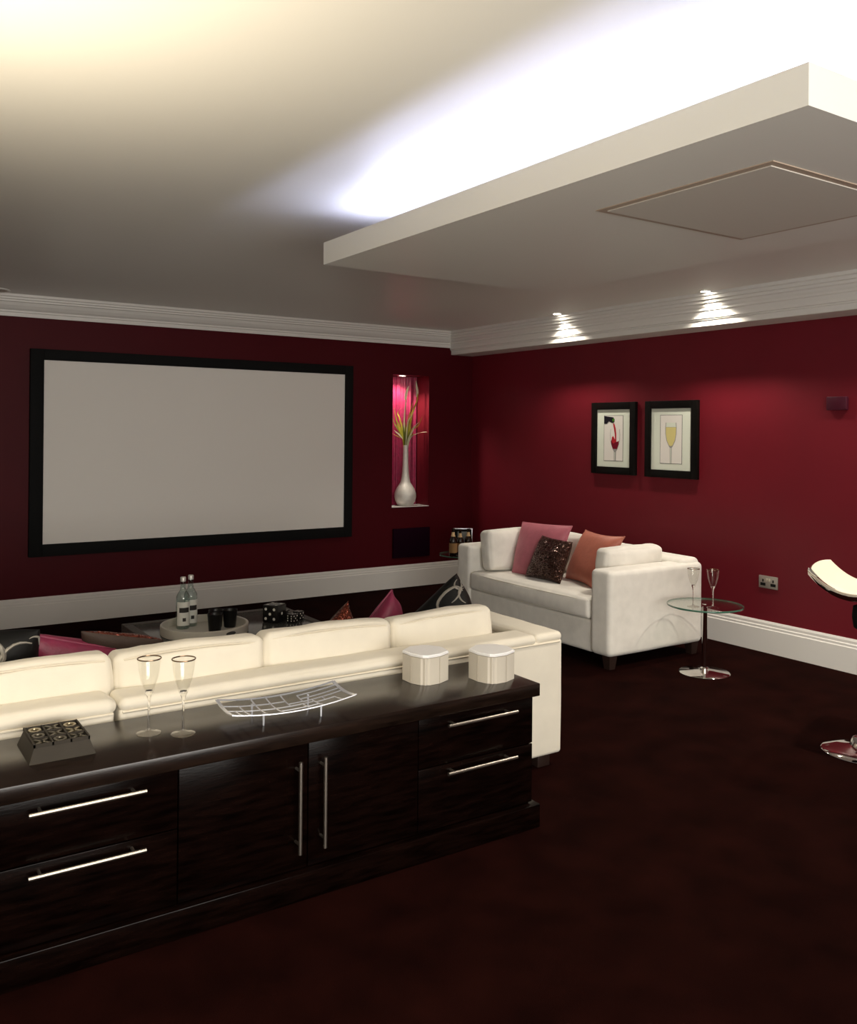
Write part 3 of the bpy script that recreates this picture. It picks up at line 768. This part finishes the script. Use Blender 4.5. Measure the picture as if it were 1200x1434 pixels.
# on the near sofa, seen over its back
SW = [(-1, [(-.2, .1, .52, 1.0, 5.6, .010), (.30, .55, .35, 2.2, 4.6, .007), (-.75, .55, .4, -1.2, 1.0, .012), (.2, -.3, .62, .3, 2.0, .006)]), (1, [(-.2, .1, .52, 1.0, 5.6, .010)])]
pillow('throw_pillow', 'black satin cushion with silver swirls against the far arm of the cream sofa', (2.215, 3.72, .47), (2.60, 3.42, .47), (2.765, 3.76, .60), (2.680, 3.745, .768), .20, (M['black_silk'], M['black_silk']), 'scatter cushions on the cream sofa', None, 3, pinch=.04,
       swirl=[(1, [(-.05, .10, .45, 1.2, 5.2, .008), (.35, .55, .40, 2.3, 4.9, .006), (-.5, .3, .55, -.6, 1.2, .006), (-.2, .75, .3, 3.2, 6.0, .005)])])
pillow('throw_pillow', 'magenta silk cushion between black and brown cushions by the far sofa arm', (1.93, 3.62, .47), (2.24, 3.50, .47), (2.235, 3.60, .685), (2.175, 3.56, .755), .17, (M['magenta'], M['magenta']), 'scatter cushions on the cream sofa', M['magenta'], 4, pinch=.06)
pillow('throw_pillow', 'brown cushion with copper sequins, beside the dice on the glass table', (1.70, 3.64, .47), (2.0, 3.52, .47), (1.985, 3.60, .640), (1.945, 3.56, .728), .12, (M['seq_red'], M['taupe_cloth']), 'scatter cushions on the cream sofa', None, 6, pinch=.04)
pillow('throw_pillow', 'black satin cushion with a bold silver loop, behind the pewter game block', (.20, 3.60, .45), (.66, 3.58, .45), (.628, 3.48, .765), (.22, 3.48, .775), .19, (M['black_silk'], M['black_silk']), 'scatter cushions on the cream sofa', None, 8, pinch=.02,
       swirl=[(1, [(.64, .52, .36, 1.0, 5.0, .008), (.70, .42, .46, 3.9, 5.4, .005), (.86, .78, .14, -.6, 2.0, .004), (.12, .72, .25, -1.2, 1.5, .010)])])
pillow('throw_pillow', 'magenta silk cushion slumped next to the black swirl cushion', (.62, 3.62, .45), (1.04, 3.60, .45), (.90, 3.50, .655), (.585, 3.50, .752), .17, (M['magenta'], M['magenta']), 'scatter cushions on the cream sofa', M['magenta'], 11, pinch=.02)
pillow('throw_pillow', 'brown cushion with copper sequinned front, below the round tray', (.84, 3.72, .45), (1.22, 3.70, .45), (1.083, 3.50, .668), (.774, 3.50, .738), .11, (M['taupe_cloth'], M['seq_red']), 'scatter cushions on the cream sofa', None, 13, pinch=.02)

# ================================================================ COFFEE TABLE
t = thing('coffee_table', 'low dark leather-edged coffee table with a smoked glass top in front of the screen', 'table', (0, 0, 0))
TX0, TX1, TY0, TY1, TH = 1.405, 2.44, 4.42, 5.335, .35
for (x0, x1, y0, y1) in ((TX0, TX1, TY1 - .055, TY1), (TX0, TX1, TY0, TY0 + .055), (TX0, TX0 + .055, TY0 + .055, TY1 - .055), (TX1 - .055, TX1, TY0 + .055, TY1 - .055)):
    boxlink('edge_rail', M['leather'], t, x0, x1, y0, y1, .24, TH + .004, .006)
boxlink('glass_inset', M['inset'], t, TX0 + .055, TX1 - .055, TY0 + .055, TY1 - .055, TH - .012, TH, .001)
boxlink('apron', M['leather'], t, TX0 + .02, TX1 - .02, TY0 + .02, TY1 - .02, .20, .335, .004)
for x in (TX0 + .06, TX1 - .06):
    for y in (TY0 + .06, TY1 - .06): boxlink('leg', M['leather'], t, x - .04, x + .04, y - .04, y + .04, 0, .21, .004)
t = thing('round_tray', 'round pale tray with cut-out handles on the coffee table', 'tray', (1.752, 4.895, TH), 0)
bm = NB(); lathe(bm, [(0, 0), (.238, 0), (.243, .004), (.243, .050), (.240, .053), (.232, .053), (.229, .050), (.229, .012), (0, .010)], 64); link('tray_body', bm, M['tray'], t, smooth=40)
va = math.atan2(-4.895, -1.752)
for da in (.62, PI + .62):
    bm = NB(); pts = []
    for k in range(24):
        a = 2 * PI * k / 24; pts.append((va + da + .13 * math.cos(a) * (1.0), .030 + .011 * math.sin(a)))
    f = [bm.verts.new((.2445 * math.cos(p), .2445 * math.sin(p), z)) for p, z in pts]; g = [bm.verts.new((.238 * math.cos(p), .238 * math.sin(p), z)) for p, z in pts]
    bm.faces.new(f); bm.faces.new(g[::-1])
    for i in range(24): bm.faces.new([f[i], f[(i + 1) % 24], g[(i + 1) % 24], g[i]])
    link('handle_slot', bm, M['inset'], t)
TB = TH + .0115
def vodka(x, y, label, rz):
    t = thing('bottle', label, 'bottle', (x, y, TB), rz, 'clear glass bottles on the tray')
    bm = NB(); lathe(bm, [(0, 0), (.034, 0), (.038, .004), (.038, .165), (.036, .185), (.026, .205), (.017, .218), (.0145, .235), (.0135, .268), (.0145, .270), (.0145, .276), (0, .277)], 32); link('glass_body', bm, M['bottle'], t, smooth=50)
    bm = NB(); lathe(bm, [(0, .268), (.0155, .268), (.0158, .290), (.014, .293), (0, .293)], 24); link('cap', bm, M['cap'], t, smooth=40)
    bm = NB()
    def arc(z0, z1, a0, a1, r, mi):
        A = [(bm.verts.new((r * math.cos(a0 + (a1 - a0) * i / 14), r * math.sin(a0 + (a1 - a0) * i / 14), z0)), bm.verts.new((r * math.cos(a0 + (a1 - a0) * i / 14), r * math.sin(a0 + (a1 - a0) * i / 14), z1))) for i in range(15)]
        for p, q in zip(A[:-1], A[1:]): bm.faces.new([p[0], q[0], q[1], p[1]]).material_index = mi
    arc(.020, .155, -1.15, 1.15, .0386, 0); arc(.095, .123, -.75, .75, .0389, 1); arc(.045, .065, -.25, .25, .0389, 1)
    link('label', bm, [M['label'], M['dark_print']], t, smooth=60)
    return t
vodka(1.662, 5.005, 'clear glass bottle with pale label on the round tray, the lower one in view', math.atan2(-1, -.1))
vodka(1.722, 5.05, 'clear glass bottle with pale label on the round tray, partly behind another', math.atan2(-1, .0))
def cup(x, y, label):
    t = thing('tumbler', label, 'cup', (x, y, TB), 0, 'black tumblers on the tray')
    bm = NB(); lathe(bm, [(0, 0), (.031, 0), (.034, .004), (.042, .098), (.0405, .099), (.0385, .095), (.031, .008), (0, .007)], 32); link('cup_body', bm, M['cup'], t, smooth=50)
    bm = NB(); tube(bm, [(.0412 * math.cos(a * PI / 20), .0412 * math.sin(a * PI / 20), .0985) for a in range(40)], .0013, 5, closed=True); link('rim', bm, M['dice'], t, smooth=60)
cup(1.790, 4.838, 'black tumbler at the front of the tray, nearest the sofa')
cup(1.832, 4.935, 'black tumbler tucked behind the front one on the tray')
cup(1.905, 4.905, 'black tumbler on the tray, closest to the dice')
def die(x, y, sz, th, z, label, faces):
    t = thing('die', label, 'die', (x, y, z), th, 'black dice on the coffee table')
    h = sz / 2
    bm = NB(); bx(bm, -h, h, -h, h, 0, sz, sz * .06, 3); link('die_body', bm, M['dice'], t, smooth=40)
    lay = {1: [(0, 0)], 2: [(-1, -1), (1, 1)], 3: [(-1, -1), (0, 0), (1, 1)], 4: [(-1, -1), (1, 1), (-1, 1), (1, -1)], 5: [(-1, -1), (1, 1), (-1, 1), (1, -1), (0, 0)], 6: [(-1, -1), (-1, 0), (-1, 1), (1, -1), (1, 0), (1, 1)]}
    bm = NB()
    for face, cnt in faces.items():
        for (a, b) in lay[cnt]:
            a *= .55 * h; b *= .55 * h; r = sz * .085
            ring = [(r * math.cos(k * PI / 6), r * math.sin(k * PI / 6)) for k in range(12)]
            e = h + .0006
            if face == 'f': vs = [(a + u, -e, h + b + v) for u, v in ring]
            elif face == 'l': vs = [(-e, a + u, h + b + v) for u, v in ring]
            elif face == 'r': vs = [(e, a + u, h + b + v) for u, v in ring]
            else: vs = [(a + u, b + v, sz + .0006) for u, v in ring]
            bm.faces.new([bm.verts.new(p) for p in vs])
    link('pips', bm, M['pip'], t)
# orientation: local -Y face looks towards the sofa, turned a little to the left
vd = math.atan2(1.752, 4.9)
die(2.205, 4.958, .103, -vd - .62, TH + .0005, 'large black die with five white pips facing the room', {'f': 5, 'r': 1, 't': 5})
die(2.287, 4.882, .050, -vd - .80, TH + .0005, 'small black die with white pips, front one of the little dice', {'f': 6, 'r': 5, 't': 4})
die(2.352, 4.935, .050, -vd - .75, TH + .0005, 'small black die with white pips, behind the front little die', {'f': 3, 'r': 5, 't': 6})
die(2.290, 5.003, .050, -vd - .55, TH + .0005, 'small black die peeping out from behind the large die', {'f': 6, 'r': 2, 't': 6})

# ================================================================ LOVESEAT
t = thing('loveseat', 'white two-seat sofa with square arms against the burgundy wall', 'sofa', (0, 0, 0))
LX0, LX1, LY0, LY1 = 4.06, 4.945, 4.018, 5.682
P_('arm', (LX1 - LX0, .185, .545), ((LX0 + LX1) / 2, LY0 + .0925, .3525), M['ivory'], r=.035, k=10, wr=.002, seed=1)
P_('arm', (LX1 - LX0, .175, .545), ((LX0 + LX1) / 2, LY1 - .0875, .3525), M['ivory'], r=.035, k=10, wr=.002, seed=2)
P_('back', (.18, LY1 - LY0 - .05, .575), (LX1 - .09, (LY0 + LY1) / 2, .3675), M['ivory'], r=.04, puff=(0, 0, .008), k=12, wr=.002, seed=3)
P_('seat_base', (.70, LY1 - LY0 - .34, .21), (LX0 + .365, (LY0 + LY1) / 2 + .005, .185), M['ivory'], r=.02, k=10, wr=.002, seed=4)
sc_ = P_('seat_cushion', (.70, LY1 - LY0 - .372, .140), (LX0 + .345, (LY0 + LY1) / 2 + .005, .360), M['ivory'], r=.030, puff=(.022, 0, .012), k=14, wr=.004, seed=5)
for z in (.412, .304):
    seam('piping', [(LX0 + .004 - .021 * (1 - (k / 8 - 1) ** 2) , LY0 + .20 + (LY1 - LY0 - .39) * k / 16, z) for k in range(17)], .0028, M['ivpipe'], sc_)
for x in (LX0 + .05, LX1 - .06):
    for y in (LY0 + .05, LY1 - .05):
        bm = NB()
        a = [bm.verts.new((x + u * .024, y + v * .024, 0)) for u, v in ((-1, -1), (1, -1), (1, 1), (-1, 1))]; b = [bm.verts.new((x + u * .034, y + v * .034, .086)) for u, v in ((-1, -1), (1, -1), (1, 1), (-1, 1))]
        bm.faces.new(a[::-1]); bm.faces.new(b)
        for i in range(4): bm.faces.new([a[i], a[(i + 1) % 4], b[(i + 1) % 4], b[i]])
        link('foot', bm, M['foot'], t)
def loose(label, c, size, rz, lean, seed, axis='X'):
    b = thing('back_cushion', label, 'cushion', c, rz, 'white cushions of the loveseat')
    rot = Matrix.Rotation(lean, 3, axis)
    link('cushion_body', soft(NB(), size, (0, 0, size[2] / 2), r=.035, puff=(.008, .028, .010), wr=.008, k=12, seed=seed, rot=rot, wscale=7), M['ivory'], b, smooth=180)
loose('plump white cushion leaning on the loveseat arm next to the dark bottles', (4.385, 5.415, .440), (.50, .14, .305), 0, -.14, 2, 'X')
loose('plump white cushion leaning on the loveseat arm next to the champagne flutes', (4.525, 4.305, .440), (.545, .13, .285), 0, .06, 9, 'X')
loose('white back cushion of the loveseat, behind the pink cushion', (4.69, 5.12, .440), (.54, .14, .285), PI / 2, .10, 15, 'X')
loose('white back cushion of the loveseat, behind the salmon cushion', (4.69, 4.64, .440), (.50, .14, .265), PI / 2, .10, 21, 'X')

# ================================================================ GLASS TABLES
def glass_table(loc, label):
    t = thing('glass_side_table', label, 'table', loc)
    bm = NB(); lathe(bm, [(0, 0), (.154, 0), (.156, .003), (.152, .007), (.06, .011), (.03, .014), (0, .014)], 56); link('base', bm, M['chrome'], t, smooth=50)
    bm = NB(); lathe(bm, [(0, .013), (.026, .013), (.027, .030), (.022, .034), (.0165, .038), (.0165, .416), (.0175, .418), (.0175, .4185), (0, .4185)], 28); link('column', bm, M['chrome'], t, smooth=40)
    bm = NB(); lathe(bm, [(0, .419), (.231, .419)], 72); lathe(bm, [(0, .430), (.231, .430)], 72); link('glass_top', bm, M['table_gl'], t, smooth=40)
    bm = NB(); lathe(bm, [(.231, .4190), (.2325, .4205), (.2325, .4285), (.231, .430)], 72); e = link('glass_edge', bm, M['gl_edge'], t, smooth=60); e['label'] = 'green tinted glass edge'
    bm = NB(); lathe(bm, [(0, .430), (.016, .430), (.015, .4335), (0, .434)], 24); link('cap', bm, M['chrome'], t, smooth=40)
    return t
glass_table((4.556, 3.688, 0), 'round glass table on a chrome pedestal beside the loveseat arm, holding two flutes')
glass_table((4.60, 6.30, 0), 'round glass table in the far corner, holding dark bottles')
Z2 = .4345
def ale(x, y, h, label):
    t = thing('bottle', label, 'bottle', (x, y, Z2), 0, 'dark bottles in the corner'); k = h / .235
    bm = NB(); lathe(bm, [(0, 0), (.030, 0), (.033, .004), (.033, .125), (.030, .145), (.018, .168), (.0125, .185), (.0115, .222), (.0135, .224), (.0135, .235), (0, .235)], 28)
    bmesh.ops.scale(bm, vec=(1, 1, k), verts=bm.verts); link('glass_body', bm, M['amber'], t, smooth=50)
    bm = NB(); lathe(bm, [(.0334, .030 * k), (.0334, .112 * k)], 28); link('label', bm, M['tan_label'], t, smooth=60)
    bm = NB(); lathe(bm, [(.0190, .168 * k), (.0134, .186 * k), (.0125, .205 * k)], 24); link('neck_seal', bm, M['seal'], t, smooth=60)
ale(4.405, 6.215, .235, 'dark brown bottle with a large tan label, outermost on the corner table')
ale(4.500, 6.245, .215, 'dark brown bottle with cream neck seal, middle of the corner three')
ale(4.580, 6.235, .222, 'dark brown bottle with cream neck seal, nearest the burgundy side wall')
t = thing('photo_frame', 'small silver double-edged picture frame behind the dark bottles', 'picture frame', (4.655, 6.42, Z2), math.radians(-32))
for (x0, x1, z0, z1) in ((-.085, -.076, 0, .205), (.076, .085, 0, .205), (-.076, .076, .196, .205), (-.076, .076, 0, .009)): boxlink('frame_bar', M['silver'], t, x0, x1, -.010, .006, z0, z1, .001)
boxlink('mount', M['black'], t, -.076, .076, -.003, .004, .009, .196, 0)
boxlink('print', M['photo'], t, -.048, .048, -.005, -.002, .035, .175, 0)
boxlink('strut', M['black'], t, -.02, .02, .004, .05, .0, .10, .001)

# ================================================================ BAR STOOL
t = thing('bar_stool', 'cream leather bar stool with chrome rim and round chrome base by the right wall', 'stool', (4.055, 2.362, 0))
bm = NB(); lathe(bm, [(0, 0), (.176, 0), (.180, .004), (.174, .009), (.12, .020), (.07, .030), (.055, .036), (.050, .055), (.040, .070), (.028, .076), (0, .078)], 64); link('base', bm, M['chrome'], t, smooth=50)
bm = NB(); lathe(bm, [(0, .075), (.025, .075), (.025, .42), (.019, .425), (.019, .70), (0, .70)], 28); link('column', bm, M['chrome'], t, smooth=40)
bm = NB(); lathe(bm, [(.020, .575), (.042, .590), (.050, .640), (.045, .690), (.020, .700)], 28); link('bracket', bm, M['black'], t, smooth=40)
rv = Vector((.832, -.5545, 0)); vv = Vector((.5545, .832, 0))
ea = rv * .6 + vv * .8; eb = rv * .8 - vv * .6
HA, HB = .215, .215
def sq(u, v):   # square -> rounded square
    k = 1 - .08 * (u * u) * (v * v)
    return u * k, v * k
def seat_pt(u, v, dz, grow=1.0):
    u1, v1 = sq(u, v)
    z = .757 + .118 * abs(v1) ** 2.2 + dz - .012 * (1 - u1 * u1)
    return ea * (u1 * HA * grow) + eb * (v1 * HB * grow) + Vector((0, 0, z))
n = 18
bm = NB()
G = [[[bm.verts.new(seat_pt(2 * i / n - 1, 2 * j / n - 1, (.020 + .012 * ((1 - (2 * i / n - 1) ** 6) * (1 - (2 * j / n - 1) ** 6))) if s else .004, .955)) for j in range(n + 1)] for i in range(n + 1)] for s in (0, 1)]
for s in (0, 1):
    for i in range(n):
        for j in range(n): bm.faces.new([G[s][i][j], G[s][i + 1][j], G[s][i + 1][j + 1], G[s][i][j + 1]])
ring = [(i, 0) for i in range(n)] + [(n, j) for j in range(n)] + [(n - i, n) for i in range(n)] + [(0, n - j) for j in range(n)]
for k in range(len(ring)):
    a, b = ring[k], ring[(k + 1) % len(ring)]
    bm.faces.new([G[0][a[0]][a[1]], G[0][b[0]][b[1]], G[1][b[0]][b[1]], G[1][a[0]][a[1]]])
link('seat_pad', bm, M['stool_pad'], t, smooth=60)
rp = [seat_pt(2 * i / n - 1, 2 * j / n - 1, .008) for i, j in ring]
bm = NB()
rings = []
for k, p in enumerate(rp):
    out = Vector((p.x, p.y, 0)).normalized()
    rings.append([bm.verts.new(p + out * a + Vector((0, 0, b))) for a, b in ((-.008, .012), (.003, .014), (.006, .004), (.004, -.016), (-.006, -.022), (-.014, -.012))])
for k in range(len(rings)):
    a, b = rings[k], rings[(k + 1) % len(rings)]
    for m_ in range(6): bm.faces.new([a[m_], a[(m_ + 1) % 6], b[(m_ + 1) % 6], b[m_]])
link('seat_rim', bm, M['chrome'], t, smooth=60)
bm = NB()
H2 = [[bm.verts.new(seat_pt(2 * i / n - 1, 2 * j / n - 1, -.008, .965)) for j in range(n + 1)] for i in range(n + 1)]
for i in range(n):
    for j in range(n): bm.faces.new([H2[i][j], H2[i + 1][j], H2[i + 1][j + 1], H2[i][j + 1]])
link('seat_shell', bm, M['black'], t, smooth=60)
